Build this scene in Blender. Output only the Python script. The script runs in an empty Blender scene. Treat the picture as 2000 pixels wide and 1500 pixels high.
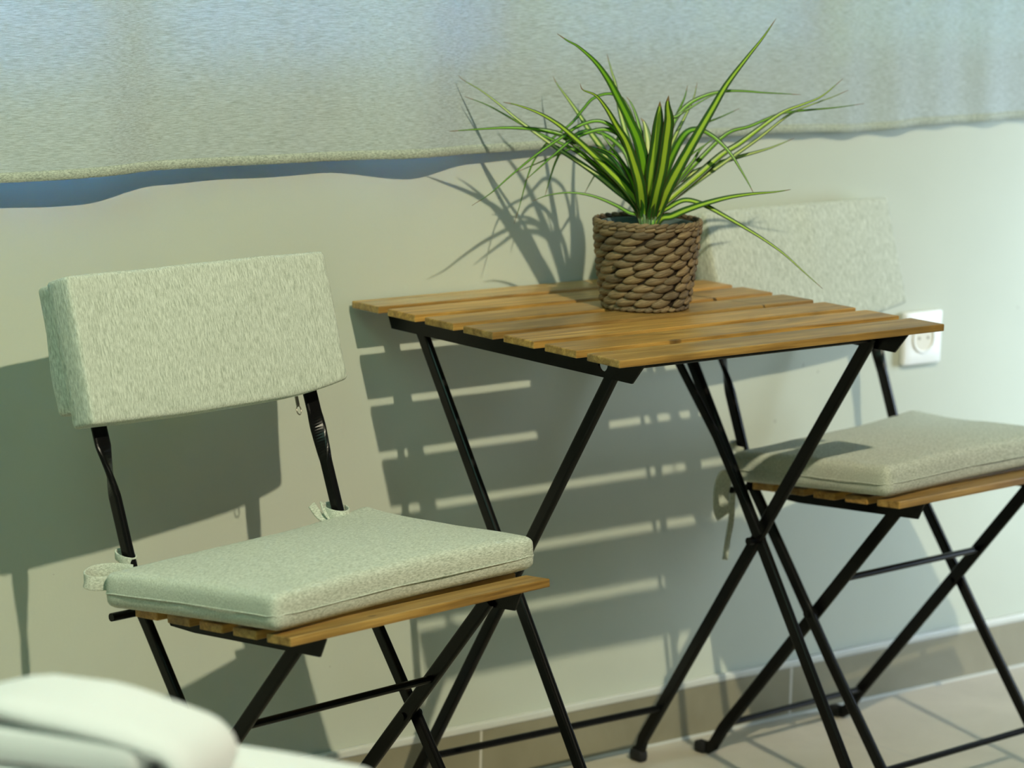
import bpy, bmesh, math, random
from mathutils import Vector, Matrix, noise
random.seed(7)
S = bpy.context.scene
C = S.collection

# ------------------------------------------------------------------ camera
CY, CZ, YAW, PIT, ROLL, FPX = -3.1166, 1.2673, 0.6677, 0.1757, 0.0240, 5708.4
fw = Vector((math.sin(YAW)*math.cos(PIT), math.cos(YAW)*math.cos(PIT), -math.sin(PIT)))
r0 = Vector((math.cos(YAW), -math.sin(YAW), 0.0))
u0 = r0.cross(fw)
rt = r0*math.cos(ROLL) + u0*math.sin(ROLL)
up = -r0*math.sin(ROLL) + u0*math.cos(ROLL)
cam_loc = Vector((0, CY, CZ))
cd = bpy.data.cameras.new('camera')
cam = bpy.data.objects.new('camera', cd)
C.objects.link(cam)
m = Matrix((( rt.x, up.x, -fw.x, 0), (rt.y, up.y, -fw.y, CY), (rt.z, up.z, -fw.z, CZ), (0, 0, 0, 1)))
cam.matrix_world = m
cd.sensor_width = 36
cd.lens = FPX/2000*36
cd.dof.use_dof = True
cd.dof.focus_distance = 3.5
cd.dof.aperture_fstop = 5.0
S.camera = cam

# ------------------------------------------------------------------ light
S.view_settings.view_transform = 'Standard'
S.view_settings.look = 'None'
S.view_settings.gamma = 1
S.view_settings.use_curve_mapping = False
S.view_settings.exposure = 0.05
W = bpy.data.worlds.new('world'); S.world = W; W.use_nodes = True
bg = W.node_tree.nodes['Background']
bg.inputs[0].default_value = (0.75, 1.0, 0.80, 1)
bg.inputs[1].default_value = 0.03

def aim(o, target):
    o.rotation_euler = (Vector(target)-o.location).to_track_quat('-Z', 'Y').to_euler()
def area(name, loc, target, size, col, power, sy=None):
    l = bpy.data.lights.new(name, 'AREA'); l.color = col; l.energy = power
    l.shape = 'RECTANGLE'; l.size = size; l.size_y = sy or size
    o = bpy.data.objects.new(name, l); C.objects.link(o); o.location = loc; aim(o, target); return o
def spot(name, loc, target, col, power, angle, blend, rad):
    l = bpy.data.lights.new(name, 'SPOT'); l.color = col; l.energy = power
    l.spot_size = math.radians(angle); l.spot_blend = blend; l.shadow_soft_size = rad
    o = bpy.data.objects.new(name, l); C.objects.link(o); o.location = loc; aim(o, target); return o
spot('key_lamp', (1.42, -3.55, 3.62), (2.12, -0.3, 1.05), (1.0, 0.93, 0.68), 600, 58, 1.0, 0.034)
o = area('daylight_right', (4.80, -0.95, 0.80), (4.0, 0, 0.50), 0.8, (0.70, 0.86, 1.0), 12.5, 1.1); o.data.spread = math.radians(72)
area('fill_left', (0.3, -1.3, 2.6), (2.0, -.2, 0.5), 1.2, (0.49, 1.0, 0.76), 18)
spot('towel_fill_spot', (0.95, -1.75, 1.95), (1.10, -1.22, 0.60), (1.0, 1.0, 0.84), 25, 34, 0.8, 0.05)  # added fill, no lamp stands by the bed; only brightens the towels
area('window_sky', (1.5, 1.2, 1.75), (1.9, 0, 1.2), 1.1, (0.10, 0.36, 1.0), 3000, 1.1)
area('window_sky_far', (3.3, 1.2, 1.9), (2.9, 0, 1.2), 0.8, (0.80, 1.0, 0.55), 420, 1.1)

# ------------------------------------------------------------------ helpers
def mat(name, base=(.5, .5, .5), rough=.5, spec=.5, metal=0.0):
    m = bpy.data.materials.new(name); m.use_nodes = True
    b = m.node_tree.nodes['Principled BSDF']
    b.inputs['Base Color'].default_value = (*base, 1); b.inputs['Roughness'].default_value = rough
    b.inputs['Specular IOR Level'].default_value = spec; b.inputs['Metallic'].default_value = metal
    return m, m.node_tree, b
def ramp(nt, fac, stops):
    r = nt.nodes.new('ShaderNodeValToRGB'); e = r.color_ramp.elements
    while len(e) < len(stops): e.new(0.5)
    for k, (p, c) in enumerate(stops): e[k].position = p; e[k].color = (*c, 1)
    nt.links.new(fac, r.inputs[0]); return r.outputs[0]
def coords(nt, scale=(1, 1, 1), kind='Object', rot=(0, 0, 0)):
    t = nt.nodes.new('ShaderNodeTexCoord'); mp = nt.nodes.new('ShaderNodeMapping')
    mp.inputs['Scale'].default_value = scale; mp.inputs['Rotation'].default_value = rot
    nt.links.new(t.outputs[kind], mp.inputs[0]); return mp.outputs[0]
def nz(nt, vec, scale=1, detail=2, rough=.5, dist=0):
    n = nt.nodes.new('ShaderNodeTexNoise'); n.inputs['Scale'].default_value = scale
    n.inputs['Detail'].default_value = detail; n.inputs['Roughness'].default_value = rough
    n.inputs['Distortion'].default_value = dist
    nt.links.new(vec, n.inputs['Vector']); return n.outputs[0]
def mix(nt, a, b, fac, mode='MIX'):
    n = nt.nodes.new('ShaderNodeMix'); n.data_type = 'RGBA'; n.blend_type = mode
    for sock, v in ((n.inputs[0], fac), (n.inputs[6], a), (n.inputs[7], b)):
        if hasattr(v, 'is_linked'): nt.links.new(v, sock)
        elif isinstance(v, tuple): sock.default_value = (*v, 1)
        else: sock.default_value = v
    return n.outputs[2]
def math_(nt, op, a, b=None):
    n = nt.nodes.new('ShaderNodeMath'); n.operation = op
    for k, v in enumerate((a, b)):
        if v is None: continue
        if hasattr(v, 'is_linked'): nt.links.new(v, n.inputs[k])
        else: n.inputs[k].default_value = v
    return n.outputs[0]
def bump(nt, b, h, strength=.3, dist=.001):
    n = nt.nodes.new('ShaderNodeBump'); n.inputs['Strength'].default_value = strength
    n.inputs['Distance'].default_value = dist
    nt.links.new(h, n.inputs['Height']); nt.links.new(n.outputs[0], b.inputs['Normal'])

def fabric(name, dark, light, streak, rot=(0, 0, 0), transl=0.0):
    m, nt, b = mat(name, rough=.95, spec=.15)
    v = coords(nt, streak, rot=rot)
    n1 = nz(nt, v, 1, 3, .65)
    v2 = coords(nt, (1, 1, 1)); n2 = nz(nt, v2, 1500, 1, .5)
    s = math_(nt, 'ADD', math_(nt, 'MULTIPLY', n1, .82), math_(nt, 'MULTIPLY', n2, .18))
    col = ramp(nt, s, [(.36, dark), (.60, light)])
    nt.links.new(col, b.inputs['Base Color']); bump(nt, b, s, .35, .0012)
    b.inputs['Sheen Weight'].default_value = .15
    if transl:
        out = nt.nodes['Material Output']; t = nt.nodes.new('ShaderNodeBsdfTranslucent')
        nt.links.new(col, t.inputs[0]); mx = nt.nodes.new('ShaderNodeMixShader'); mx.inputs[0].default_value = transl
        nt.links.new(b.outputs[0], mx.inputs[1]); nt.links.new(t.outputs[0], mx.inputs[2])
        nt.links.new(mx.outputs[0], out.inputs[0])
    return m
FD, FL = (.33, .365, .29), (.71, .745, .65)
M_FABV = fabric('heather_fabric_upright', FD, FL, (1150, 650, 120))
M_FABH = fabric('heather_fabric_seat', FD, FL, (210, 1000, 1000))
M_FABC = fabric('heather_curtain', (.39, .45, .42), (.655, .73, .73), (75, 500, 1500), transl=.18)
M_HEM = fabric('heather_curtain_hem', (.27, .30, .25), (.58, .63, .53), (300, 600, 700), transl=.05)

def wood(name, hue):
    m, nt, b = mat(name, rough=.42, spec=.4)
    at = nt.nodes.new('ShaderNodeAttribute'); at.attribute_name = 'slat'
    tc = nt.nodes.new('ShaderNodeTexCoord')
    add = nt.nodes.new('ShaderNodeVectorMath'); add.operation = 'ADD'
    comb = nt.nodes.new('ShaderNodeCombineXYZ')
    nt.links.new(math_(nt, 'MULTIPLY', at.outputs['Fac'], 3.71), comb.inputs[0])
    nt.links.new(math_(nt, 'MULTIPLY', at.outputs['Fac'], 1.37), comb.inputs[2])
    nt.links.new(tc.outputs['Object'], add.inputs[0]); nt.links.new(comb.outputs[0], add.inputs[1])
    def mp(sc):
        q = nt.nodes.new('ShaderNodeMapping'); q.inputs['Scale'].default_value = sc
        nt.links.new(add.outputs[0], q.inputs[0]); return q.outputs[0]
    g = nz(nt, mp((3.5, 85, 85)), 1, 5, .62, .6)
    f = nz(nt, mp((14, 420, 420)), 1, 2, .5)
    blot = nz(nt, mp((5, 14, 14)), 1, 3, .6, .8)
    col = ramp(nt, g, [(.28, hue[0]), (.48, hue[1]), (.70, hue[2])])
    col = mix(nt, col, ramp(nt, f, [(.3, (.55, .5, .45)), (.6, (1, 1, 1))]), .55, 'MULTIPLY')
    col = mix(nt, col, ramp(nt, blot, [(.30, (.55, .55, .58)), (.55, (1.1, 1.05, 1.0))]), .8, 'MULTIPLY')
    tone = nt.nodes.new('ShaderNodeTexWhiteNoise'); tone.noise_dimensions = '1D'; nt.links.new(at.outputs['Fac'], tone.inputs['W'])
    col = mix(nt, col, ramp(nt, tone.outputs[0], [(0, (.80, .80, .84)), (1, (1.18, 1.12, 1.0))]), 1.0, 'MULTIPLY')
    for kp, kr in (((.158, .0805, .6985), (.011, .006, .010)), ((.132, .014, .447), (.007, .004, .006))):   # knots in the timber
        q = nt.nodes.new('ShaderNodeMapping'); q.vector_type = 'TEXTURE'; q.inputs['Location'].default_value = kp; q.inputs['Scale'].default_value = kr
        nt.links.new(tc.outputs['Object'], q.inputs[0]); ln = nt.nodes.new('ShaderNodeVectorMath'); ln.operation = 'LENGTH'; nt.links.new(q.outputs[0], ln.inputs[0])
        kf = ramp(nt, ln.outputs['Value'], [(0, (.85, .85, .85)), (.75, (.55, .55, .55)), (1, (0, 0, 0))]); col = mix(nt, col, (.07, .04, .015), kf)
    nt.links.new(col, b.inputs['Base Color']); bump(nt, b, f, .25, .0006)
    b.inputs['Coat Weight'].default_value = .15; b.inputs['Coat Roughness'].default_value = .35
    return m
M_WOOD = wood('stained_acacia', [(.22, .118, .028), (.42, .248, .066), (.62, .405, .125)])
M_BLACK, nt, b = mat('black_powder_coat', (.005, .005, .005), .27, .20)
bump(nt, b, nz(nt, coords(nt), 900, 2), .08, .0004)
M_RUB, _, _ = mat('black_rubber', (.015, .015, .016), .6, .3)
M_STEEL, _, _ = mat('bolt_steel', (.35, .34, .32), .35, .5, 1.0)
M_ZIP, _, _ = mat('zip_metal', (.45, .42, .36), .35, .5, 1.0)
M_PLASTIC, _, _ = mat('white_socket_plastic', (.86, .87, .84), .35, .5)
M_SOCK2, _, _ = mat('ivory_socket_recess', (.72, .68, .56), .4, .5)
M_SOCKHOLE, _, _ = mat('socket_hole', (.32, .30, .24), .8, .2)

# ------------------------------------------------------------------ mesh helpers
def link(name, bm, material, parent=None, smooth=False, kind=None, autosmooth=None):
    me = bpy.data.meshes.new(name); bmesh.ops.recalc_face_normals(bm, faces=bm.faces); bm.to_mesh(me); bm.free()
    if smooth: me.polygons.foreach_set('use_smooth', [True]*len(me.polygons))
    if isinstance(material, (list, tuple)):
        for q in material: me.materials.append(q)
    else: me.materials.append(material)
    o = bpy.data.objects.new(name, me); C.objects.link(o)
    if parent: o.parent = parent
    if kind: o['kind'] = kind
    return o
def empty(name, loc, rz, label, cat, group=None):
    o = bpy.data.objects.new(name, None); o.empty_display_size = .05; C.objects.link(o)
    o.location = loc; o.rotation_euler = (0, 0, rz); o['label'] = label; o['category'] = cat
    if group: o['group'] = group
    return o
def box(bm, lo, hi, bev=0.0, M=None):
    r = bmesh.ops.create_cube(bm, size=1)
    vs = r['verts']
    for v in vs:
        v.co = Vector([lo[i] + (v.co[i]+.5)*(hi[i]-lo[i]) for i in range(3)])
    if bev:
        es = list({e for v in vs for e in v.link_edges})
        rr = bmesh.ops.bevel(bm, geom=es, offset=bev, segments=2, profile=.6, affect='EDGES')
        vs = list({v for f in rr['faces'] for v in f.verts} | {v for v in vs if v.is_valid})
    if M is not None:
        for v in vs:
            if v.is_valid: v.co = M @ v.co
    return vs
def rbox(lo, hi, r, n=(10, 10, 4), fn=None, bm=None):
    """box with rounded edges of radius r; fn(u,v,w,point) reshapes it"""
    bm = bm or bmesh.new()
    c = [(lo[i]+hi[i])/2 for i in range(3)]; h = [(hi[i]-lo[i])/2 for i in range(3)]
    seen = {}
    def vert(p):
        k = tuple(round(x, 6) for x in p)
        if k in seen: return seen[k]
        q = Vector([max(-h[i]+r, min(h[i]-r, p[i]*h[i])) for i in range(3)])
        d = Vector([p[i]*h[i] for i in range(3)]) - q
        if d.length > 1e-9:
            q = q + d.normalized()*r
        P = Vector([q[i]+c[i] for i in range(3)])
        if fn: P = fn(p, P)
        seen[k] = bm.verts.new(P); return seen[k]
    def g(n):  # denser towards the ends
        return [math.sin(math.pi/2*math.sin(math.pi/2*(-1+2*i/n))) if n > 3 else -1+2*i/n for i in range(n+1)]
    G = [g(n[i]) for i in range(3)]
    for ax in range(3):
        a, b_ = [(1, 2), (2, 0), (0, 1)][ax]
        for s in (-1, 1):
            for i in range(n[a]):
                for j in range(n[b_]):
                    ps = []
                    for (ii, jj) in ((i, j), (i+1, j), (i+1, j+1), (i, j+1)):
                        p = [0, 0, 0]; p[ax] = s; p[a] = G[a][ii]; p[b_] = G[b_][jj]; ps.append(vert(tuple(p)))
                    if s < 0: ps.reverse()
                    if len(set(ps)) == 4:
                        bm.faces.new(ps)
    return bm
def sweep(bm, pts, prof, frames=None, caps=True, closed=False, scale=None):
    """sweep a 2-D profile [(x,y)] along pts; frames gives (side, normal) for each point"""
    pts = [Vector(p) for p in pts]; N = len(pts); rings = []
    for i, p in enumerate(pts):
        if frames: a, b_ = frames[i] if isinstance(frames, list) else frames(i)
        else:
            if closed: t = (pts[(i+1) % N]-pts[i-1]).normalized()
            else: t = (pts[min(i+1, N-1)]-pts[max(i-1, 0)]).normalized()
            ref = Vector((0, 0, 1)) if abs(t.z) < .9 else Vector((1, 0, 0))
            a = t.cross(ref).normalized(); b_ = a.cross(t).normalized()
        s = scale[i] if scale else 1
        rings.append([bm.verts.new(p+a*x*s+b_*y*s) for x, y in prof])
    K = len(prof)
    for i in range(N if closed else N-1):
        A, B = rings[i], rings[(i+1) % N]
        for k in range(K):
            bm.faces.new((A[k], A[(k+1) % K], B[(k+1) % K], B[k]))
    if caps and not closed:
        bm.faces.new(rings[0][::-1]); bm.faces.new(rings[-1])
    return rings
def circ(r, n=10, ry=None): return [(r*math.cos(2*math.pi*k/n), (ry or r)*math.sin(2*math.pi*k/n)) for k in range(n)]
def rrect(w, h, r, seg=3):
    out = []
    for cx, cy, a0 in ((w/2-r, h/2-r, 0), (-w/2+r, h/2-r, 90), (-w/2+r, -h/2+r, 180), (w/2-r, -h/2+r, 270)):
        for k in range(seg+1):
            a = math.radians(a0+90*k/seg); out.append((cx+r*math.cos(a), cy+r*math.sin(a)))
    return out
def bar(bm, pts, w=.019, t=.009, side=Vector((1, 0, 0))):
    """flat bar lying in a plane of constant x: width w in plane, thickness t across"""
    pts = [Vector(p) for p in pts]; N = len(pts); fr = []
    for i in range(N):
        tn = (pts[min(i+1, N-1)]-pts[max(i-1, 0)]).normalized()
        b_ = side.cross(tn).normalized(); fr.append((b_, side))
    sweep(bm, pts, rrect(w, t, min(w, t)*.36), fr)
def rod(bm, a, b_, r=.005, n=10): sweep(bm, [a, b_], circ(r, n))
def smooth_path(pts, k=6):
    """Catmull-Rom through the points"""
    P = [Vector(p) for p in pts]; P = [P[0]*2-P[1]] + P + [P[-1]*2-P[-2]]; out = []
    for i in range(1, len(P)-2):
        for j in range(k):
            t = j/k
            out.append(.5*((2*P[i]) + (P[i+1]-P[i-1])*t + (2*P[i-1]-5*P[i]+4*P[i+1]-P[i+2])*t*t + (3*P[i]-P[i-1]-3*P[i+1]+P[i+2])*t**3))
    out.append(P[-2]); return out

# ------------------------------------------------------------------ room
M_WALL, nt, b = mat('painted_wall', rough=.62, spec=.3)
n = nz(nt, coords(nt), 3.0, 4, .55); col = ramp(nt, n, [(.3, (.515, .545, .455)), (.7, (.555, .585, .490))])
sp = nz(nt, coords(nt), 60, 1, .4); col = mix(nt, col, (.30, .30, .25), math_(nt, 'MULTIPLY', math_(nt, 'GREATER_THAN', sp, .80), .4))
nt.links.new(col, b.inputs['Base Color']); bump(nt, b, nz(nt, coords(nt), 160, 3, .6), .12, .0012)
WX0, WX1, WZ0, WZ1 = 1.10, 3.55, 0.985, 1.80
bm = bmesh.new()
box(bm, (-1.5, 0, -.02), (7, .2, WZ0)); box(bm, (-1.5, 0, WZ1), (7, .2, 2.8))
box(bm, (-1.5, 0, WZ0), (WX0, .2, WZ1)); box(bm, (WX1, 0, WZ0), (7, .2, WZ1))
link('wall_back', bm, M_WALL, kind='structure')

M_FRAME, _, _ = mat('white_window_frame', (.75, .76, .74), .4)
M_GLASS, nt, b = mat('window_glass', (1, 1, 1), .02); b.inputs['Transmission Weight'].default_value = 1; b.inputs['IOR'].default_value = 1.0
win = bpy.data.objects.new('window_1', None); C.objects.link(win); win['kind'] = 'structure'; win.location = (WX0, .045, WZ0)
bm = bmesh.new(); w_, h_ = WX1-WX0, WZ1-WZ0
for lo, hi in (((0, -.03, 0), (w_, .03, .05)), ((0, -.03, h_-.05), (w_, .03, h_)), ((0, -.03, .05), (.05, .03, h_-.05)), ((w_-.05, -.03, .05), (w_, .03, h_-.05))): box(bm, lo, hi, .003)
for x in (.72, 1.32, 1.90): box(bm, (x-.035, -.03, .05), (x+.035, .03, h_-.05), .003)
link('window_frame', bm, M_FRAME, win)
bm = bmesh.new(); box(bm, (.05, -.004, .05), (w_-.05, .004, h_-.05)); link('window_pane', bm, M_GLASS, win)

# floor tiles 0.6 m, joints at x = 2.41 + 0.6 k
M_FLOOR, nt, b = mat('beige_floor_tile', rough=.38, spec=.4)
def grid_line(nt, v, axis, off, step, half):
    sx = nt.nodes.new('ShaderNodeSeparateXYZ'); nt.links.new(v, sx.inputs[0])
    f = math_(nt, 'FRACT', math_(nt, 'DIVIDE', math_(nt, 'SUBTRACT', sx.outputs[axis], off), step))
    d = math_(nt, 'ABSOLUTE', math_(nt, 'SUBTRACT', f, .5))
    return math_(nt, 'GREATER_THAN', d, .5-half/step)
v = coords(nt)
gl = math_(nt, 'MAXIMUM', grid_line(nt, v, 0, 2.41, .6, .0016), grid_line(nt, v, 1, -.012, .6, .0016))
c = ramp(nt, nz(nt, v, 5, 5, .6, .5), [(.3, (.46, .42, .33)), (.7, (.57, .52, .42))])
c = mix(nt, c, (.46, .43, .36), gl); nt.links.new(c, b.inputs['Base Color'])
bm = bmesh.new(); box(bm, (-1.5, -5.0, -.05), (7, .0, 0)); link('floor', bm, M_FLOOR, kind='structure')
M_BASE, nt, b = mat('beige_skirting_tile', rough=.35, spec=.4)
v = coords(nt); gl = grid_line(nt, v, 0, 2.41, .594, .0022)
c = ramp(nt, nz(nt, v, 6, 5, .6, .5), [(.3, (.215, .195, .125)), (.7, (.29, .265, .18))])
c = mix(nt, c, (.55, .52, .44), gl); nt.links.new(c, b.inputs['Base Color'])
bm = bmesh.new(); box(bm, (-1.5, -.010, 0), (7, -.0005, .0768), .0012); link('baseboard_back', bm, M_BASE, kind='structure')
M_TRIM, _, _ = mat('pale_caulk_strip', (.60, .61, .55), .45)
bm = bmesh.new(); box(bm, (-1.5, -.011, .0770), (7, -.0003, .0885), .003); link('trim_1', bm, M_TRIM, kind='structure')
bm = bmesh.new(); box(bm, (-1.5, -.0125, .0002), (7, -.0102, .004)); link('trim_2', bm, M_TRIM, kind='structure')

# ------------------------------------------------------------------ curtain
def lerp_tab(t, x):
    if x <= t[0][0]: return t[0][1]
    for (a, va), (b_, vb) in zip(t, t[1:]):
        if x <= b_:
            s = (x-a)/(b_-a); s = s*s*(3-2*s); return va+(vb-va)*s
    return t[-1][1]
hem_y = [(.9, .030), (1.45, .034), (1.68, .044), (1.78, .047), (1.885, .030), (2.0, .022), (2.12, .022), (2.26, .040), (2.37, .018), (2.6, .014), (2.9, .012), (3.1, .013), (3.3, .009), (3.6, .012), (4.3, .012)]
hem_z = [(.9, .884), (1.67, .884), (1.9, .888), (2.1, .8875), (2.4, .887), (2.62, .889), (2.8, .8925), (2.95, .893), (3.1, .889), (3.25, .894), (3.5, .897), (4.3, .893)]
def cur(x, z):
    f = max(0, min(1, (z-.88)/.55)); top = .032 + .006*math.sin(x*6.0)
    y = lerp_tab(hem_y, x)*(1-f)+top*f
    w = max(0, min(1, (x-2.75)/.3))          # soft pleats at the right end
    y += w*.0035*(math.sin(x*62+z*7)+.6*math.sin(x*35-z*5+1))*(1-.45*f)
    y += .0022*math.sin(x*21+1+z*2)*(1-w)
    return -max(.0075, y)
curt = empty('curtain', (2.6, -.02, .887), 0, 'long grey-green heathered fabric curtain hanging across the top of the wall', 'curtain')
bm = bmesh.new(); NX, NZ = 260, 26; X0, X1 = .9, 4.3
def cp(i, z, off=0):
    x = X0+(X1-X0)*i/NX; zz = lerp_tab(hem_z, x)+z
    return Vector((x-2.6, cur(x, zz)+off+.02, zz-.887))
zs = [.004+1.05*(k/NZ)**1.5 for k in range(NZ+1)]
rows = [[bm.verts.new(cp(i, z)) for i in range(NX+1)] for z in zs]
for a, b_ in zip(rows, rows[1:]):
    for i in range(NX): bm.faces.new((a[i], a[i+1], b_[i+1], b_[i]))
o = link('panel', bm, M_FABC, curt, smooth=True)
sm = o.modifiers.new('thick', 'SOLIDIFY'); sm.thickness = .0008; sm.offset = 0
bm = bmesh.new(); prof = [(.0, -.0013), (.0085, -.0010), (.0115, 0), (.010, .0012), (0, .0016), (-.0005, -.0003)]
ring = []
for i in range(0, NX*3+1):
    x = X0+(X1-X0)*i/(NX*3); zz = lerp_tab(hem_z, x); pk = .35*abs(math.sin(x*math.pi/.0125))
    ring.append([bm.verts.new(Vector((x-2.6, cur(x, zz+a)+.02+q*(1+.6*pk)-.0006, zz+a*(1+.05*pk)-.887))) for a, q in prof])
for A, B in zip(ring, ring[1:]):
    for k in range(6): bm.faces.new((A[k], A[(k+1) % 6], B[(k+1) % 6], B[k]))
link('hem', bm, M_HEM, curt, smooth=True)['label'] = 'thicker stitched hem along the lower edge'
bm = bmesh.new(); rod(bm, (-1.75, -.012, 1.055), (1.75, -.012, 1.055), .012, 14)
for x in (-1.5, 0, 1.5): box(bm, (x-.012, -.02, 1.03), (x+.012, .0199, 1.09))
link('rail', bm, M_FRAME, curt)

# ------------------------------------------------------------------ wall socket
sk = empty('wall_socket', (3.2535, -.001, .5645), 0, 'square white power socket on the wall behind the table corner', 'socket')
bm = rbox((-.0415, -.011, -.0415), (.0415, .0, .0415), .004, (8, 3, 8)); link('cover_plate', bm, M_PLASTIC, sk, True)
bm = bmesh.new(); RR = [(.0245, -.0112), (.0235, -.0135), (.0205, -.0135), (.0195, -.0113)]
rg = [[bm.verts.new((r*math.cos(a*math.pi/16), y, r*math.sin(a*math.pi/16))) for a in range(32)] for r, y in RR]
for A, B in zip(rg, rg[1:]):
    for k in range(32): bm.faces.new((A[k], A[(k+1) % 32], B[(k+1) % 32], B[k]))
link('rim', bm, M_PLASTIC, sk, True)
bm = bmesh.new(); rod(bm, (0, -.0116, 0), (0, -.0110, 0), .0196, 32); ins = link('recess', bm, M_SOCK2, sk); ins['label'] = 'ivory round plug recess'
bm = bmesh.new()
for s in (-1, 1): rod(bm, (s*.0095, -.0120, 0), (s*.0095, -.0114, 0), .0024, 12)
link('pin_hole', bm, M_SOCKHOLE, ins)

# ------------------------------------------------------------------ table
TX, TY, TR = 2.1848, -.5484, .0085
table = empty('folding_table', (TX, TY, 0), TR, 'square folding bistro table with slatted brown wooden top and black crossed metal legs', 'table')
TW, TD, TZ = .55, .54, .70
SLW, SLT = .0600, .0095
pit = (TD-SLW)/6
def slats(bm, n, length, width, pitch, thick, x0=0, wob=.0008, M=None):
    lay = bm.faces.layers.float.new('slat')
    for k in range(n):
        before = set(bm.faces)
        tmp = rbox((x0, k*pitch, -thick), (x0+length, k*pitch+width, 0), .0018, (28, 6, 3))if False else None
        vs = box(bm, (x0+random.uniform(-wob, wob), k*pitch, -thick), (x0+length+random.uniform(-wob, wob), k*pitch+width, 0), .0016)
        for f in set(bm.faces)-before: f[lay] = k*1.0+1
    if M is not None:
        for v in bm.verts: v.co = M @ v.co
bm = bmesh.new(); slats(bm, 7, TW, SLW, pit, SLT, M=Matrix.Translation((0, 0, TZ)))
top = link('tabletop', bm, M_WOOD, table)
bm = bmesh.new()                                  # small dark knot chip in the edge of the second slat
kx, ky = .262, pit+.004
def prism_yz(bm, poly, x0, x1):
    A = [bm.verts.new((x0, y, z)) for y, z in poly]; B = [bm.verts.new((x1, y, z)) for y, z in poly]; n = len(poly)
    for k in range(n): bm.faces.new((A[k], A[(k+1) % n], B[(k+1) % n], B[k]))
    bm.faces.new(A[::-1]); bm.faces.new(B)
RA = .052                                          # side rails
def table_rail(x):
    bm = bmesh.new(); zt, zb = TZ-SLT, TZ-SLT-.0285
    poly = [(.520, zb), (.036, zb), (.012, zt)]
    notch = [(.0805, zt)] + [(.0895+.0090*math.cos(a), zt-.012-.0095*math.sin(a)) for a in [math.pi*(1-k/8) for k in range(9)]] + [(.0985, zt)]
    poly += notch + [(.534, zt)]
    prism_yz(bm, poly, x-.0015, x+.0015)
    box(bm, (x, .10, zt-.0022), (x+(.016 if x < .27 else -.016), .53, zt)) if x < .27 else box(bm, (x-.016, .10, zt-.0022), (x, .53, zt))
    return link('side_rail', bm, M_BLACK, table)
table_rail(RA); table_rail(TW-RA)
A1, A2 = .0603, .0680
def inset(k, z): return (A1-.0073*(z-.3)) if k == 1 else (.0585-.0099*(z-.3))
def tleg(k, side):
    bt, bb = (.4757, .0140) if k == 1 else (.0677, .5060)
    f = lambda z: bb+(bt-bb)*z/.685
    def P(z):
        i = inset(k, z)+(.000 if k == 1 else .004); a = i if side < 0 else TW-i
        return (a, f(z), z)
    bm = bmesh.new()
    d = -1 if k == 1 else 1
    foot = [(P(.03)[0], P(.03)[1]+d*.0125, .0115), (P(.03)[0], P(.03)[1]+d*.006, .0135), (P(.03)[0], P(.03)[1]+d*.001, .021)]
    top_z = .676 if k == 1 else .679
    pts = foot + [P(.035), P(.2), P(.4), P(.6), P(top_z)]
    bar(bm, pts, .0185, .0095)
    o = link('leg', bm, M_BLACK, table)
    x, y, _ = P(.03); y += d*.006
    bmf = rbox((x-.0085, y-.013, 0.0), (x+.0085, y+.013, .0175), .005, (5, 5, 4))
    link('rubber_foot', bmf, M_RUB, o, True)
    return o, P
for k in (1, 2):
    for s in (-1, 1): tleg(k, s)
def stre(y0, z, i, ext=.0): 
    bm = bmesh.new(); rod(bm, (i-ext, y0, z), (TW-i+ext, y0, z), .0052, 12); return link('stretcher', bm, M_BLACK, table)
stre(.506-.4383*.0897/.685, .0897, .0646); stre(.014+.4617*.0897/.685, .0897, .062); stre(.0735, .676, .062); stre(.470, .672, .058)
bm = bmesh.new(); bar(bm, [(TW-.078, .2480, .3812), (TW-.078, .340, .5050), (TW-.078, .4930, .6735)], .0135, .005); link('brace', bm, M_BLACK, table)
for s in (-1, 1):
    bm = bmesh.new(); x = .0530 if s < 0 else TW-.0530; x2 = .0715 if s < 0 else TW-.0820
    rod(bm, (x, .2640, .3715), (x2, .2640, .3715), .0055, 12); link('pivot_bolt', bm, M_BLACK, table)

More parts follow.
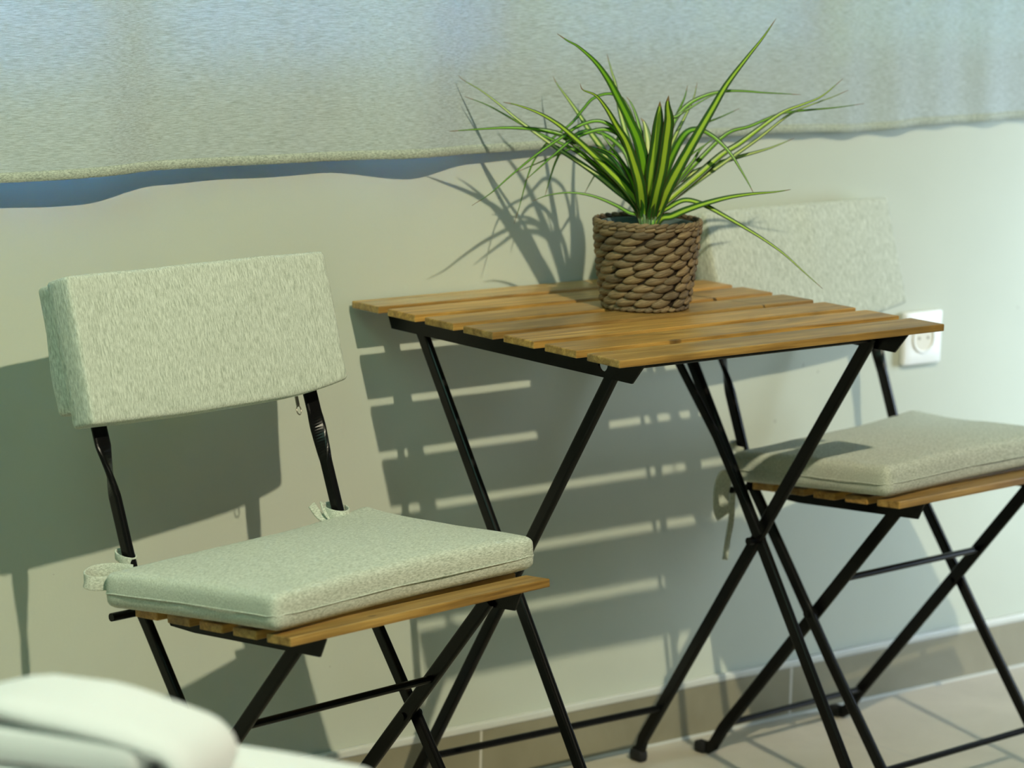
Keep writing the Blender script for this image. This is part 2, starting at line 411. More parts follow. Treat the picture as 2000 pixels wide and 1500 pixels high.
# ------------------------------------------------------------------ chairs
CW = .4043; TILT = .0724; CP, CWD = .0564, .0391; SEATZ = .45
tiltM = Matrix.Translation((0, 0, SEATZ)) @ Matrix.Rotation(-TILT, 4, 'X')
def make_chair(loc, rz, label):
    ch = empty('folding_chair', (loc[0], loc[1], 0), rz, label, 'chair', 'folding chairs beside the table')
    bm = bmesh.new(); slats(bm, 5, CW, CWD, CP, .0100, M=tiltM); link('seat', bm, M_WOOD, ch)
    for s in (-1, 1):
        x = .050 if s < 0 else CW-.050
        bm = bmesh.new(); zt, zb = -.0100, -.0310
        prism_yz(bm, [(.010, zb), (-.001, zt), (.262, zt), (.272, zt-.004), (.262, zb+.003), (.22, zb)], x-.0014, x+.0014)
        for v in bm.verts: v.co = tiltM @ v.co
        link('seat_rail', bm, M_BLACK, ch)
    for s in (-1, 1):                                # front leg running up into the back post
        a = .0378 if s < 0 else CW-.0378
        bm = bmesh.new()
        low = [(a, -.012, .0095), (a, -.003, .0100), (a, .004, .016), (a, .018, .035), (a, .0098+.7182*.18, .195), (a, .2850, .3980), (a, .2950, .4110)]
        upp = [(a, .3045, .431), (a, .3150, .458), (a, .3466, .540)]
        bar(bm, low+upp, .0165, .0095)
        # flattened, twisted head that carries the backrest
        N = 72; pts = []; fr = []; sc = []
        t = Vector((0, .385, 1)).normalized(); p0 = Vector((a, .3466, .540))
        for k in range(N+1):
            u = k/N; pts.append(p0+t*(.255*u)); tw = math.pi/2*min(1, u/.24)*s
            n1 = Vector((1, 0, 0)).cross(t); ang = tw
            fr.append((n1*math.cos(ang)+Vector((1, 0, 0))*math.sin(ang), Vector((1, 0, 0))*math.cos(ang)-n1*math.sin(ang)))
        W_ = [1+.30*min(1, k/N/.24) for k in range(N+1)]
        rings = []
        for k in range(N+1):
            A_, B_ = fr[k]; rings.append([bm.verts.new(pts[k]+A_*x*W_[k]+B_*y*(1-.35*min(1, k/N/.24))) for x, y in rrect(.0165, .0095, .0034)])
        K = len(rings[0])
        for q in range(N):
            for k in range(K): bm.faces.new((rings[q][k], rings[q][(k+1) % K], rings[q+1][(k+1) % K], rings[q+1][k]))
        bm.faces.new(rings[0][::-1]); bm.faces.new(rings[-1])
        o = link('back_leg_post', bm, M_BLACK, ch); 
        bmf = rbox((a-.0085, -.018, 0), (a+.0085, .008, .0165), .005, (5, 5, 4)); link('rubber_foot', bmf, M_RUB, o, True)
        # rear leg
        a = .0543 if s < 0 else CW-.0543
        f = lambda z: .0501+(.3714-.0501)*(.42-z)/.4
        bm = bmesh.new(); bar(bm, [(a, f(.025)+.026, .0095), (a, f(.025)+.012, .0095), (a, f(.025)+.002, .016), (a, f(.045), .045), (a, f(.2), .2), (a, f(.3), .3), (a, f(.424), .424)], .0185, .0085)
        o = link('leg', bm, M_BLACK, ch)
        y = f(.025)+.024
        bmf = rbox((a-.0085, y-.010, 0), (a+.0085, y+.012, .0175), .005, (5, 5, 4)); link('rubber_foot', bmf, M_RUB, o, True)
    for y, z, i in ((.1375, .3099, .0543), (.3440, .0540, .0543), (.0098+.7182*.045, .060, .0378)):
        bm = bmesh.new(); rod(bm, (i, y, z), (CW-i, y, z), .0047, 12); link('stretcher', bm, M_BLACK, ch)
    for y, z, e in ((.2985, .4145, -.006),):
        bm = bmesh.new(); rod(bm, (e, y, z), (CW-e, y, z), .0050, 12); link('seat_rod', bm, M_BLACK, ch)
    for s in (-1, 1):
        zc = .2065; x = .030 if s < 0 else CW-.030; x2 = .0615 if s < 0 else CW-.0615
        yb = .0098+.7182*(.231-.015); bm = bmesh.new(); rod(bm, (x, .182, .2540), (x2, .182, .2540), .005, 12); link('pivot_bolt', bm, M_BLACK, ch)
    # wooden back slats between the posts (inside the slip-cover)
    bm = bmesh.new(); lay = bm.faces.layers.float.new('slat')
    t = Vector((0, .385, 1)).normalized()
    Mb = Matrix.Translation((0, .3620, .580)) @ Matrix.Rotation(-math.atan(.385), 4, 'X')
    for k, z in enumerate((.10, .165)):
        before = set(bm.faces); box(bm, (.046, -.017, z), (CW-.046, -.006, z+.05), .0015, Mb)
        for f_ in set(bm.faces)-before: f_[lay] = 11+k
    link('backrest', bm, M_WOOD, ch)
    return ch
LC = (1.6908, -.6021, .1404); RC = (2.7476, -.4662, .0792)
make_chair(LC[:2], LC[2], 'black folding chair with slatted wooden seat left of the table, near the white towels')
make_chair(RC[:2], RC[2], 'black folding chair with slatted wooden seat behind and right of the table, by the socket')

# seat cushions --------------------------------------------------------------
def chair_M(c): return Matrix.Translation((c[0], c[1], 0)) @ Matrix.Rotation(c[2], 4, 'Z')
def seat_cushion(c, seed, label, outline, ties):
    base = chair_M(c) @ tiltM
    o = bpy.data.objects.new('seat_cushion', None); C.objects.link(o); o.empty_display_size = .05
    o.matrix_world = base; o['label'] = label; o['category'] = 'cushion'; o['group'] = 'seat cushions on the chairs'
    FLc, FRc, BRc, BLc = [Vector(p) for p in outline]; T = .046
    def shape(P, u=None, v=None, w=None):
        u, v, z = P.x, P.y, P.z                       # u,v in -1..1 (already rounded), z in 0..T
        uu, vv = (u+1)/2, (v+1)/2
        q = FLc*(1-uu)*(1-vv)+FRc*uu*(1-vv)+BRc*uu*vv+BLc*(1-uu)*vv
        # sides pinch in slightly between the corners
        ctr = (FLc+FRc+BRc+BLc)/4
        pin = .006*(abs(u)**4*(1-v*v)) + .010*(abs(v)**4*(1-u*u))
        q = q+(ctr-q).normalized()*pin*(1 if (ctr-q).length > 1e-4 else 0)
        zz = z + (z/T)*.010*(1-u*u)*(1-v*v)
        if z > T*.6: zz += .0015*noise.noise(Vector((u*2.3+seed, v*2.3, seed)))
        zz += (1-z/T)*.0045*max(abs(u), abs(v))**5
        n_ = noise.noise_vector(Vector((u*6+seed, v*6, z*80)))*.0010
        zz += (z/T)*.009*max(0, u)**3*max(0, v)**3-(z/T)*.002*max(0, u)**3*max(0, -v)**3
        return Vector((q.x+n_.x, q.y+n_.y, max(.0006, zz)))
    sx, sy = .215, .145
    bm = rbox((-sx, -sy, .0006), (sx, sy, T), .0120, (40, 30, 12))
    for v in bm.verts: v.co = shape(Vector((v.co.x/sx, v.co.y/sy, v.co.z)))
    link('cover', bm, M_FABH, o, True)
    # piped seam running round at two fifths of the height
    pts = []; N = 120; rr = .10
    for k in range(N):
        a = 2*math.pi*k/N; ca, sa = math.cos(a), math.sin(a)
        e = .07; u = math.copysign(abs(ca)**e, ca); v = math.copysign(abs(sa)**e, sa)
        kk = 1.0
        pts.append(shape(Vector((u*1.004, v*1.004, T*.42+.0008*math.sin(a*9)))))
    # keep the rounded corners: blend corner points toward the centre a little
    bm = bmesh.new(); sweep(bm, pts, circ(.0008, 6), closed=True); link('piping', bm, M_FABH, o, True)
    for path, wid, tw in ties:
        pts = smooth_path(path, 6); N = len(pts); bm = bmesh.new(); fr = []
        for i in range(N):
            t = (pts[min(i+1, N-1)]-pts[max(i-1, 0)]).normalized()
            refv = Vector(tw) if tw else Vector((0, 0, 1))
            b_ = (refv-t*refv.dot(t)).normalized(); a = t.cross(b_)
            fr.append((a, b_))
        sweep(bm, pts, rrect(.0022, wid, .0009, 2), fr); link('tie', bm, M_FABH, o, True)
    return o
def loop(cx, cy, z, rx, ry, dz=.0): return [(cx+rx*math.cos(a), cy+ry*math.sin(a), z+dz*math.sin(a)) for a in [2*math.pi*k/10 for k in range(11)]]
OUT = [(-.008, .014), (.422, .036), (.426, .334), (-.036, .276)]
pl = .0378; py = .320; PR = CW-.0378
seat_cushion(LC, 1.3, 'grey-green heathered seat cushion tied on the left folding chair', OUT, [
    (loop(pl, py+.004, .047, .0105, .0135, .004), .009, None),
    ([(.008, .275, .040), (-.006, .292, .042), (-.024, .300, .042), (-.040, .297, .040), (-.048, .290, .037), (-.042, .284, .033), (-.022, .278, .031), (.002, .268, .031)], .016, None),
    (loop(PR+.002, py+.006, .050, .0150, .0160, .004), .018, None),
    ([(PR-.010, .318, .040), (PR-.020, .330, .048), (PR-.028, .338, .064)], .012, (1, 0, 0)),
    ([(PR-.010, .318, .040), (PR-.016, .326, .052), (PR-.015, .334, .066)], .006, (1, .3, 0)),
    ([(PR-.010, .318, .040), (PR-.022, .325, .036), (PR-.036, .330, .032)], .014, (0, 0, 1))])
seat_cushion(RC, 4.1, 'grey-green heathered seat cushion on the right folding chair, partly in the table shadow', OUT, [
    (loop(pl, py+.004, .040, .0105, .0135, .004), .009, None),
    ([(-.004, .285, .014), (-.012, .300, .010), (-.018, .306, -.010), (-.018, .308, -.040), (-.014, .306, -.050)], .024, (1, -.4, 0)),
    ([(.004, .290, .004), (-.002, .300, -.020), (-.004, .302, -.055), (-.010, .304, -.085), (-.014, .306, -.112)], .009, (1, -.4, 0))])

# slip-covers on the backrests --------------------------------------------------
def back_cushion(c, seed, label, dx=0, wr=0):
    slope = math.atan(.31)
    base = chair_M(c) @ Matrix.Translation((.205+dx, .373, .7090)) @ Matrix.Rotation(-slope, 4, 'X')
    o = bpy.data.objects.new('back_cushion', None); C.objects.link(o); o.empty_display_size = .05
    o.matrix_world = base; o['label'] = label; o['category'] = 'cushion'; o['group'] = 'back cushions on the chairs'
    hw, hh = .2000, .0885
    def fn(p, P):
        x, y, z = P
        x += .0035*math.copysign(1, x)*0
        z += -.006*(1-(x/hw)**2)*(1 if z < 0 else 0)*abs(z/hh)*-1*0
        z += .011*(max(0, x/hw))**4*(1 if z < 0 else -0.2)*abs(z/hh)+.003*(x/hw)**2*(1 if z < 0 else 0)
        y -= .004*(1-(x/hw)**2)*(1-(z/hh)**2)
        y -= wr*(math.sin(x*95+z*9)+.7*math.sin(x*57-z*14+1))*(.5+.5*z/hh)*max(0, 1-abs(x+.02)/.17)
        nn = noise.noise_vector(Vector((x*14+seed, y*10, z*14)))
        return Vector((x+nn.x*.0012, y+nn.y*.0012, z+nn.z*.0010))
    bm = rbox((-hw, -.004, -hh), (hw, .038, hh), .0062, (48, 7, 24), fn)
    link('pad', bm, M_FABV, o, True)
    def fn2(p, P):
        x, y, z = P
        nn = noise.noise_vector(Vector((x*20+seed+3, y*10, z*20)))
        return Vector((x+nn.x*.0035, y+nn.y*.0022, z+nn.z*.001))
    bm = rbox((-.190, .032, -.066), (.190, .072, hh-.002), .006, (34, 6, 18), fn2)
    link('rear_sleeve', bm, M_FABV, o, True)['label'] = 'thin rear sleeve slipped over the backrest'
    bm = bmesh.new(); x, y, z = .138, .030, -.094
    pts = [(x+.0036*math.cos(a), y, z-.0085+.0055*math.sin(a)) for a in [2*math.pi*k/16 for k in range(16)]]
    sweep(bm, pts, circ(.0008, 6), closed=True); box(bm, (x-.0022, y-.001, z-.003), (x+.0022, y+.001, z+.009), .0004)
    link('zip_pull', bm, M_ZIP, o)
    return o
back_cushion(LC, .5, 'grey-green heathered cushion slipped over the back of the left folding chair')
back_cushion(RC, 7.7, 'wrinkled grey-green cushion slipped over the back of the right chair, behind the plant', .016, .0016)

# ------------------------------------------------------------------ potted plant
def world_pt(px, py_, depth):
    d = fw + rt*((px-1000)/FPX) - up*((py_-750)/FPX)
    return cam_loc + d*depth
cT = Matrix.Translation((TX, TY, 0)) @ Matrix.Rotation(TR, 4, 'Z')
pot_c = cT @ Vector((.3045, .3050, TZ))
plant = empty('potted_plant', tuple(pot_c), .4, 'variegated green and yellow spider-leaved plant in a woven brown basket pot on the table', 'plant')
H, RB, RT = .1160, .0545, .0690
def rad(z): return RB+(RT-RB)*min(1, max(0, z/H))**.8
M_BASK, nt, b = mat('woven_water_hyacinth', rough=.6, spec=.35)
v = coords(nt, (1, 1, 1)); at = nt.nodes.new('ShaderNodeAttribute'); at.attribute_name = 'lobe'
tone = nt.nodes.new('ShaderNodeTexWhiteNoise'); tone.noise_dimensions = '1D'; nt.links.new(at.outputs['Fac'], tone.inputs['W'])
uvn = nt.nodes.new('ShaderNodeAttribute'); uvn.attribute_name = 'fib'
w = nz(nt, uvn.outputs['Vector'], 1, 3, .6)
c = ramp(nt, w, [(.3, (.085, .060, .034)), (.5, (.20, .150, .088)), (.72, (.36, .285, .175))])
c = mix(nt, c, ramp(nt, tone.outputs[0], [(0, (.62, .60, .60)), (1, (1.25, 1.15, 1.0))]), 1, 'MULTIPLY')
nt.links.new(c, b.inputs['Base Color']); bump(nt, b, w, .6, .0008)
bm = bmesh.new(); lay = bm.faces.layers.float.new('lobe'); fib = bm.verts.layers.float_vector.new('fib')
def lobe(bm, th, z, R, ln, ht, thk, tilt, idx):
    """one plaited strand: a fat spindle lying on the pot wall"""
    nu, nv = 10, 8; er = Vector((math.cos(th), math.sin(th), 0)); et = Vector((-math.sin(th), math.cos(th), 0)); ez = Vector((0, 0, 1))
    rings = []
    for i in range(nu+1):
        s = -1+2*i/nu; ww = max(.02, (1-abs(s)**2.6))**.75
        row = []
        for j in range(nv):
            a = 2*math.pi*j/nv
            lx = s*ln/2; lz = math.sin(a)*ht/2*ww; ly = math.cos(a)*thk/2*ww
            x = lx*math.cos(tilt)-lz*math.sin(tilt); zz = lx*math.sin(tilt)+lz*math.cos(tilt)
            th2 = x/R; e2 = Vector((math.cos(th+th2), math.sin(th+th2), 0))
            dep = thk*.28*s                        # one end dives under its neighbour
            vv = bm.verts.new(e2*(R+ly-dep*1.0)+ez*(z+zz)); vv[fib] = Vector((s*1.2+idx*7.3, math.sin(a)*ht*520, idx*1.7)); row.append(vv)
        rings.append(row)
    fs = []
    for A, B in zip(rings, rings[1:]):
        for k in range(nv): fs.append(bm.faces.new((A[k], A[(k+1) % nv], B[(k+1) % nv], B[k])))
    fs.append(bm.faces.new(rings[0][::-1])); fs.append(bm.faces.new(rings[-1]))
    for f in fs: f[lay] = idx*.37
idx = 0; ROWS = 10
for r_ in range(ROWS):
    z = .0085+(H-.0155)*(r_+.5)/ROWS*1.0; n = 15 if r_ > 4 else 14
    for k in range(n):
        th = 2*math.pi*(k+(.5 if r_ % 2 else 0)+random.uniform(-.10, .10))/n; idx += 1
        R = rad(z)
        lobe(bm, th, z+random.uniform(-.0007, .0007), R, 2*math.pi*R/n*1.24, .0122*random.uniform(.9, 1.06), .0080, math.radians(13)+random.uniform(-.07, .07), idx)
for z, n, ht in ((H-.0015, 34, .0062), (H-.006, 34, .0062), (.0045, 32, .0075)):
    for k in range(n):
        idx += 1; R = rad(z)+(.0006 if z > .05 else -.0005)
        lobe(bm, 2*math.pi*(k+random.uniform(-.1, .1))/n, z, R, 2*math.pi*R/n*1.6, ht, .0058, math.radians(14), idx)
link('basket', bm, M_BASK, plant, True)
M_DARKB, _, _ = mat('basket_lining', (.030, .022, .015), .9, .1)
bm = bmesh.new()
def lathe(bm, prof, n=48):
    rg = [[bm.verts.new((r*math.cos(2*math.pi*k/n), r*math.sin(2*math.pi*k/n), z)) for k in range(n)] for r, z in prof]
    for A, B in zip(rg, rg[1:]):
        for k in range(n): bm.faces.new((A[k], A[(k+1) % n], B[(k+1) % n], B[k]))
    return rg
rg = lathe(bm, [(.001, .0015), (RB-.002, .0015), (RB, .01), (rad(.05)-.001, .05), (rad(.09)-.001, .09), (RT-.001, H-.004), (RT-.004, H-.003), (RT-.006, H-.03)])
link('lining', bm, M_DARKB, plant, True)
M_POT, _, _ = mat('dark_slate_plastic_pot', (.11, .16, .16), .45, .4)
bm = bmesh.new(); lathe(bm, [(RT-.0075, H-.035), (RT-.0065, H-.004), (RT-.0078, H-.0035), (RT-.009, H-.006), (RT-.0095, H-.012), (RT-.024, H-.014), (RT-.026, H-.05)]); link('inner_pot', bm, M_POT, plant, True)
M_SOIL, nt, b = mat('potting_soil', (.02, .015, .01), .95, .1)
c = ramp(nt, nz(nt, coords(nt), 160, 4, .7), [(.3, (.012, .010, .008)), (.7, (.06, .045, .03))]); nt.links.new(c, b.inputs['Base Color']); bump(nt, b, nz(nt, coords(nt), 200, 3), 1, .003)
bm = bmesh.new(); lathe(bm, [(.0005, H-.015), (.03, H-.017), (RT-.0235, H-.019)]); link('soil', bm, M_SOIL, plant)

# leaves: (points in the photo's frame from tip to base, width m, depth offset of tip, pale?)
z6 = lambda L: [(860+.3*x, 20+.3*y) for x, y in L]
z7 = lambda L: [(1200+.4132*x, 20+.4132*y) for x, y in L]
LV = [
 (z6([(760,152),(830,200),(900,240),(1010,340),(1090,450),(1150,560),(1220,700),(1290,860),(1330,1050),(1345,1250),(1335,1350)]), .0125, -.10, 0),
 (z6([(910,480),(930,520),(1010,555),(1080,640),(1150,760),(1210,860),(1260,1000),(1300,1150),(1320,1345)]), .0115, -.11, 1),
 (z6([(1430,592),(1428,640),(1420,750),(1400,900),(1370,1100),(1358,1340)]), .0125, -.07, 1),
 (z6([(1487,555),(1478,620),(1485,720),(1470,850),(1440,1050),(1405,1200),(1372,1350)]), .0125, -.09, 1),
 ([(1516,36),(1490,74),(1460,112),(1420,165),(1392,213),(1362,265),(1330,322),(1305,370),(1285,418)], .0110, -.05, 1),
 (z6([(410,598),(500,618),(640,670),(760,740),(870,830),(980,930),(1080,1030),(1200,1150),(1290,1270),(1315,1345)]), .0098, -.06, 1),
 (z6([(58,788),(250,775),(430,766),(600,775),(750,800),(900,870),(1040,960),(1150,1060),(1240,1180),(1310,1320)]), .0078, -.03, 0),
 (z6([(120,425),(150,455),(260,520),(380,610),(500,710),(620,800),(760,900),(900,990),(1020,1075),(1150,1180),(1250,1260),(1312,1345)]), .0062, .02, 2),
 (z6([(160,562),(300,615),(420,680),(560,760),(700,830),(850,900),(1000,1010),(1180,1190),(1300,1330)]), .0045, .03, 0),
 (z6([(735,430),(760,480),(840,590),(910,690),(980,800),(1050,900),(1100,1000),(1200,1130),(1300,1320)]), .0095, .10, 2),
 (z6([(205,1272),(330,1190),(450,1085),(620,945),(780,835),(900,755),(1020,722),(1110,755),(1180,840),(1250,1000),(1310,1330)]), .0050, -.06, 0),
 (z6([(545,1115),(640,1030),(760,925),(850,850),(950,802),(1050,778),(1140,795),(1210,860),(1270,1000),(1315,1330)]), .0068, -.04, 0),
 (z6([(680,1212),(710,1110),(750,990),(810,880),(900,800),(1010,790),(1130,850),(1230,980),(1310,1320)]), .0062, .05, 0),
 (z6([(480,1392),(520,1260),(560,1110),(610,980),(700,860),(850,740),(930,645),(1000,572),(1110,545),(1200,600),(1270,800),(1320,1320)]), .0040, .03, 0),
 (z6([(600,1242),(700,1205),(830,1188),(950,1200),(1050,1230),(1150,1275),(1230,1320),(1300,1352)]), .0040, -.02, 0),
 (z6([(1085,285),(1110,380),(1140,480),(1155,580),(1175,680),(1220,850),(1270,1080),(1310,1320)]), .0085, .08, 2),
 (z6([(1610,488),(1590,570),(1550,660),(1500,780),(1440,980),(1385,1200),(1360,1330)]), .0080, .10, 0),
 (z6([(1672,470),(1650,570),(1600,680),(1530,820),(1470,960),(1400,1200),(1365,1340)]), .0070, .12, 2),
 (z6([(1305,700),(1330,745),(1350,860),(1352,1000),(1348,1150),(1345,1330)]), .0095, .02, 2),
 ([(1564,185),(1530,183),(1489,181),(1448,178),(1410,179),(1375,188),(1342,206),(1315,240),(1300,290),(1285,350),(1272,422)], .0062, .06, 0),
 ([(1473,380),(1463,360),(1448,334),(1430,305),(1411,283),(1388,264),(1362,253),(1338,262),(1315,300),(1295,350),(1275,422)], .0085, -.03, 0),
 ([(1646,154),(1605,188),(1568,204),(1530,219),(1489,247),(1444,281),(1410,302),(1365,341),(1312,386),(1275,422)], .0078, .05, 1),
 ([(1657,176),(1625,190),(1600,199),(1545,222),(1480,272),(1400,328),(1330,378),(1278,421)], .0052, .07, 2),
 ([(1688,202),(1634,210),(1559,217),(1520,224),(1464,247),(1419,262),(1360,318),(1310,372),(1280,420)], .0050, .09, 0),
 ([(1444,212),(1407,229),(1369,245),(1338,268),(1308,325),(1278,420)], .0055, .12, 0),
 ([(1551,270),(1510,287),(1478,297),(1435,309),(1386,326),(1336,347),(1303,368),(1275,421)], .0075, .08, 2),
 ([(1545,370),(1514,375),(1469,379),(1423,386),(1378,398),(1340,411),(1312,423),(1288,431)], .0072, -.05, 1),
 ([(1607,564),(1572,533),(1531,496),(1489,466),(1448,441),(1415,422),(1382,404),(1357,394),(1334,392),(1308,405),(1282,424)], .0050, -.04, 1),
 (z6([(1745,860),(1680,905),(1600,970),(1520,1060),(1440,1170),(1380,1320)]), .0055, .08, 0),
 (z6([(940,1190),(990,1100),(1060,990),(1130,880),(1180,820),(1240,900),(1300,1200),(1330,1330)]), .0055, .10, 0),
 (z6([(770,820),(880,890),(1000,1000),(1100,1075),(1200,1185),(1305,1335)]), .0085, -.02, 0),
 (z6([(1020,890),(1090,920),(1160,970),(1225,1070),(1290,1230),(1325,1340)]), .0080, -.05, 0),
 (z6([(500,1052),(600,1010),(720,960),(860,900),(1000,900),(1150,1000),(1300,1320)]), .0045, .05, 0),
 (z6([(1500,720),(1540,690),(1620,640),(1740,570),(1840,530)][::-1])+[(1300,300),(1285,360),(1272,420)], .0060, .04, 0),
 (z6([(1800,820),(1700,900),(1640,990),(1540,1110),(1450,1220),(1380,1335)]), .0060, .03, 0),
 (z6([(1010,760),(1070,830),(1160,960),(1240,1100),(1320,1335)]), .0080, .02, 0),
 (z6([(1210,560),(1250,620),(1290,740),(1320,900),(1335,1100),(1340,1330)]), .0105, .03, 0),
]
def leaf_mat(name, mid, edge):
    m, nt, b = mat(name, rough=.38, spec=.45)
    uv = nt.nodes.new('ShaderNodeUVMap'); sx = nt.nodes.new('ShaderNodeSeparateXYZ'); nt.links.new(uv.outputs[0], sx.inputs[0])
    d = math_(nt, 'MULTIPLY', math_(nt, 'ABSOLUTE', math_(nt, 'SUBTRACT', sx.outputs[0], .5)), 2)
    st = nz(nt, coords(nt, (1, 1, 1)), 60, 2); d = math_(nt, 'ADD', d, math_(nt, 'MULTIPLY', math_(nt, 'SUBTRACT', st, .5), .15))
    c = ramp(nt, d, [(0.0, mid), (.34, mid), (.46, edge), (.84, edge), (.95, (.07, .045, .02))])
    vn = math_(nt, 'SINE', math_(nt, 'MULTIPLY', sx.outputs[0], 75)); c = mix(nt, c, (.10, .20, .02), math_(nt, 'MULTIPLY', math_(nt, 'GREATER_THAN', vn, .75), .18))
    tip = math_(nt, 'GREATER_THAN', sx.outputs[1], .965); c = mix(nt, c, (.30, .16, .09), math_(nt, 'MULTIPLY', tip, .8))
    nt.links.new(c, b.inputs['Base Color'])
    out = nt.nodes['Material Output']; t = nt.nodes.new('ShaderNodeBsdfTranslucent'); nt.links.new(c, t.inputs[0])
    mx = nt.nodes.new('ShaderNodeMixShader'); mx.inputs[0].default_value = .22
    nt.links.new(b.outputs[0], mx.inputs[1]); nt.links.new(t.outputs[0], mx.inputs[2]); nt.links.new(mx.outputs[0], out.inputs[0])
    return m
M_LEAF = [leaf_mat('leaf_green', (.22, .50, .02), (.035, .14, .015)), leaf_mat('leaf_striped', (.46, .66, .05), (.030, .11, .015)), leaf_mat('leaf_pale', (.66, .76, .25), (.08, .22, .05))]
plant.rotation_euler = (0, 0, .4)
Minv = (Matrix.Translation(pot_c) @ Matrix.Rotation(.4, 4, 'Z')).inverted()
crown = pot_c+Vector((0, 0, H-.02)); D0 = (crown-cam_loc).dot(fw)
bm = bmesh.new(); uvl = bm.loops.layers.uv.new('UVMap')
for li, (L, wd, off, kind) in enumerate(LV):
    blunt = li in (2, 3, 18)
    n = len(L); P3 = []
    cum = [0]
    for a, b_ in zip(L, L[1:]): cum.append(cum[-1]+math.dist(a, b_))
    for i, (x, y) in enumerate(L):
        s = 1-cum[i]/cum[-1]                            # 1 at the tip, 0 at the base
        P3.append(world_pt(x, y, D0+off*s**.9))
    P3.append(Vector(crown)+Vector((random.uniform(-.006, .006), random.uniform(-.006, .006), -.012)))
    pts = smooth_path(P3, 5)[::-1]                       # base -> tip
    N = len(pts); Ls = [0]
    for a, b_ in zip(pts, pts[1:]): Ls.append(Ls[-1]+(b_-a).length)
    # leaf blade faces up and toward the room, V-shaped section
    rows = []
    tl = random.uniform(-.5, .5)
    for i, p in enumerate(pts):
        s = Ls[i]/Ls[-1]; t = (pts[min(i+1, N-1)]-pts[max(i-1, 0)]).normalized()
        nrm = (-fw*1.0+Vector((0, 0, .55))+rt*tl*.4); nrm = (nrm-t*nrm.dot(t)).normalized(); side = t.cross(nrm)
        w = wd*(min(1, .55+s*2.2))*((1-max(0, (s-.80)/.20)**1.8) if blunt else (1-max(0, (s-.30)/.70))**.85)*.5*(1.15 if blunt else 1.42)+.00015
        rows.append([(bm.verts.new(Minv @ (p+side*w*q+nrm*w*.30*abs(q)**1.3)), (q+1)/2, s) for q in (-1, -.5, 0, .5, 1)])
    for A, B in zip(rows, rows[1:]):
        for k in range(4):
            f = bm.faces.new((A[k][0], A[k+1][0], B[k+1][0], B[k][0])); f.material_index = kind
            for lp, q in zip(f.loops, (A[k], A[k+1], B[k+1], B[k])): lp[uvl].uv = (q[1], q[2])
fo = link('foliage', bm, M_LEAF, plant, True)
sm = fo.modifiers.new('thick', 'SOLIDIFY'); sm.thickness = .0005; sm.offset = 0

# ------------------------------------------------------------------ bed and towels in the foreground
M_TOWEL, nt, b = mat('white_terry', (.94, .92, .92), .95, .1)
b.inputs['Sheen Weight'].default_value = .3
bump(nt, b, nz(nt, coords(nt), 420, 3, .7), .8, .002)
M_SHEET, nt, b = mat('white_bed_linen', (.88, .88, .82), .9, .1)
bump(nt, b, nz(nt, coords(nt), 6, 3, .5), .3, .01)
fh = Vector((fw.x, fw.y, 0)).normalized(); rh = Vector((rt.x, rt.y, 0)).normalized()
ax = (rh*.95-fh*.31).normalized(); pr = Vector((-ax.y, ax.x, 0))       # along the towel, and across it (away)
ang = math.atan2(ax.y, ax.x)
tipp = world_pt(348, 1490, 2.24)
ZB = tipp.z-.058
tw = empty('folded_towel', (tipp.x, tipp.y, ZB+.0375), ang, 'white folded terry towel on top of the pile at the lower left corner', 'towel', 'white towels on the bed')
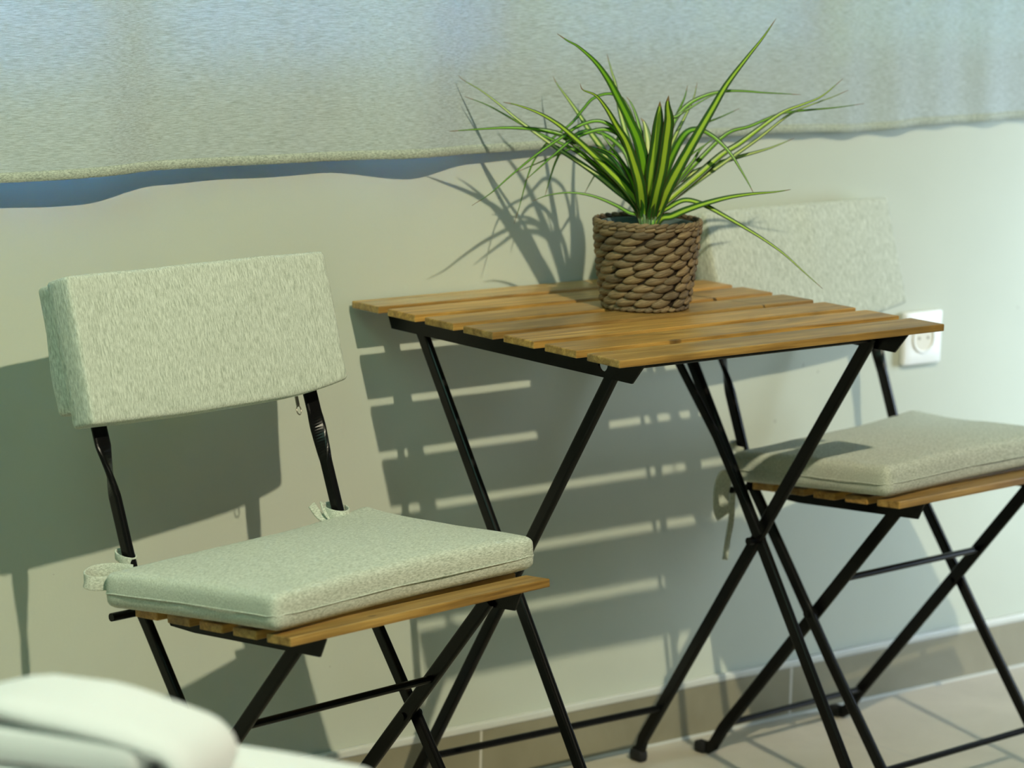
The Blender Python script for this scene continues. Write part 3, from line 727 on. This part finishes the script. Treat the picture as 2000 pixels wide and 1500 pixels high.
def ushape(bm, L, z0, z1, th, depth, seed, droop=.012):
    """U-folded thick cloth seen from the side, folded end at +x"""
    zc = (z0+z1)/2; R = (z1-z0)/2-th/2; path = []
    for k in range(13): path.append((-L+(L-R)*k/12, zc+R))
    for k in range(1, 12):
        a = math.pi/2-math.pi*k/12; path.append((R*math.cos(a)-R*.0, zc+R*math.sin(a)))
    for k in range(13): path.append((-R-(L-R)*k/12+R*.0, zc-R))
    rows = []
    M_ = 14
    for j in range(M_+1):
        v = -1+2*j/M_; edge = (1-abs(v)**5)**.5 if abs(v) < 1 else .0
        edge = max(edge, .05); row = []
        N = len(path)
        for i, (x, z) in enumerate(path):
            a = path[max(i-1, 0)]; b_ = path[min(i+1, N-1)]; tx, tz = b_[0]-a[0], b_[1]-a[1]; l = math.hypot(tx, tz) or 1; nx, nz_ = -tz/l, tx/l
            row.append((x, z, nx, nz_))
        rows.append((v*depth/2, edge, row))
    outer, inner = [], []
    for y, e, row in rows:
        A, B = [], []
        for x, z, nx, nz_ in row:
            dz = -droop*(max(0, x+.02)/.02)*0 + -.0*x + .006*noise.noise(Vector((x*14+seed, y*12, z*9)))
            dz += -.55*max(0, x+.070)**1.0*.35*(z/.068) - .9*max(0, -.135-x)*.45*(z/.068)
            A.append(bm.verts.new((x+nx*th/2*e, y, z+nz_*th/2*e+dz))); B.append(bm.verts.new((x-nx*th/2*e, y, z-nz_*th/2*e+dz)))
        outer.append(A); inner.append(B)
    N = len(path)
    for q, flip in ((outer, 0), (inner, 1)):
        for a, b_ in zip(q, q[1:]):
            for i in range(N-1): bm.faces.new((a[i], a[i+1], b_[i+1], b_[i]) if flip else (a[i], b_[i], b_[i+1], a[i+1]))
    for j in (0, -1):
        for i in range(N-1): bm.faces.new((outer[j][i], outer[j][i+1], inner[j][i+1], inner[j][i]))
    for a, b_, c_, d_ in zip(outer, outer[1:], inner, inner[1:]):
        for i in (0, -1): bm.faces.new((a[i], b_[i], d_[i], c_[i]))
bm = bmesh.new(); ushape(bm, .23, .0, .068, .0205, .10, 1.0)
inn = rbox((-.225, -.050, .0200), (-.010, .050, .0480), .0090, (20, 8, 6)); me_ = bpy.data.meshes.new('tmp'); inn.to_mesh(me_); inn.free(); bm.from_mesh(me_); bpy.data.meshes.remove(me_)
link('cloth', bm, M_TOWEL, tw, True)
t2p = Vector((tipp.x, tipp.y, ZB)) + Vector((rh.x, rh.y, 0))*.035
t2 = empty('folded_towel', tuple(t2p), ang-.12, 'white folded terry towel lying under the top towel, showing at its lower right', 'towel', 'white towels on the bed')
bm = rbox((-.40, -.12, .001), (.078, .12, .0370), .0165, (26, 14, 6), lambda p, P: P+Vector((0, 0, .0028*noise.noise(P*14)*(1 if p[2] > 0 else 0)))); link('cloth', bm, M_TOWEL, t2, True)
bed = empty('bed', (tipp.x, tipp.y, 0), ang-.12, 'bed corner with white linen under the towels in the foreground', 'bed')
bm = rbox((-1.3, -1.6, .26), (.12, .20, ZB), .045, (30, 30, 8)); link('mattress', bm, M_SHEET, bed, True)
bm = bmesh.new(); box(bm, (-1.28, -1.58, .10), (.10, .18, .26), .004); link('bed_frame', bm, M_WOOD, bed)
for x, y in ((-1.2, -1.5), (.05, -1.5), (-1.2, .12), (.05, .12)):
    bm = bmesh.new(); box(bm, (x-.03, y-.03, 0), (x+.03, y+.03, .10), .003); link('leg', bm, M_WOOD, bed)
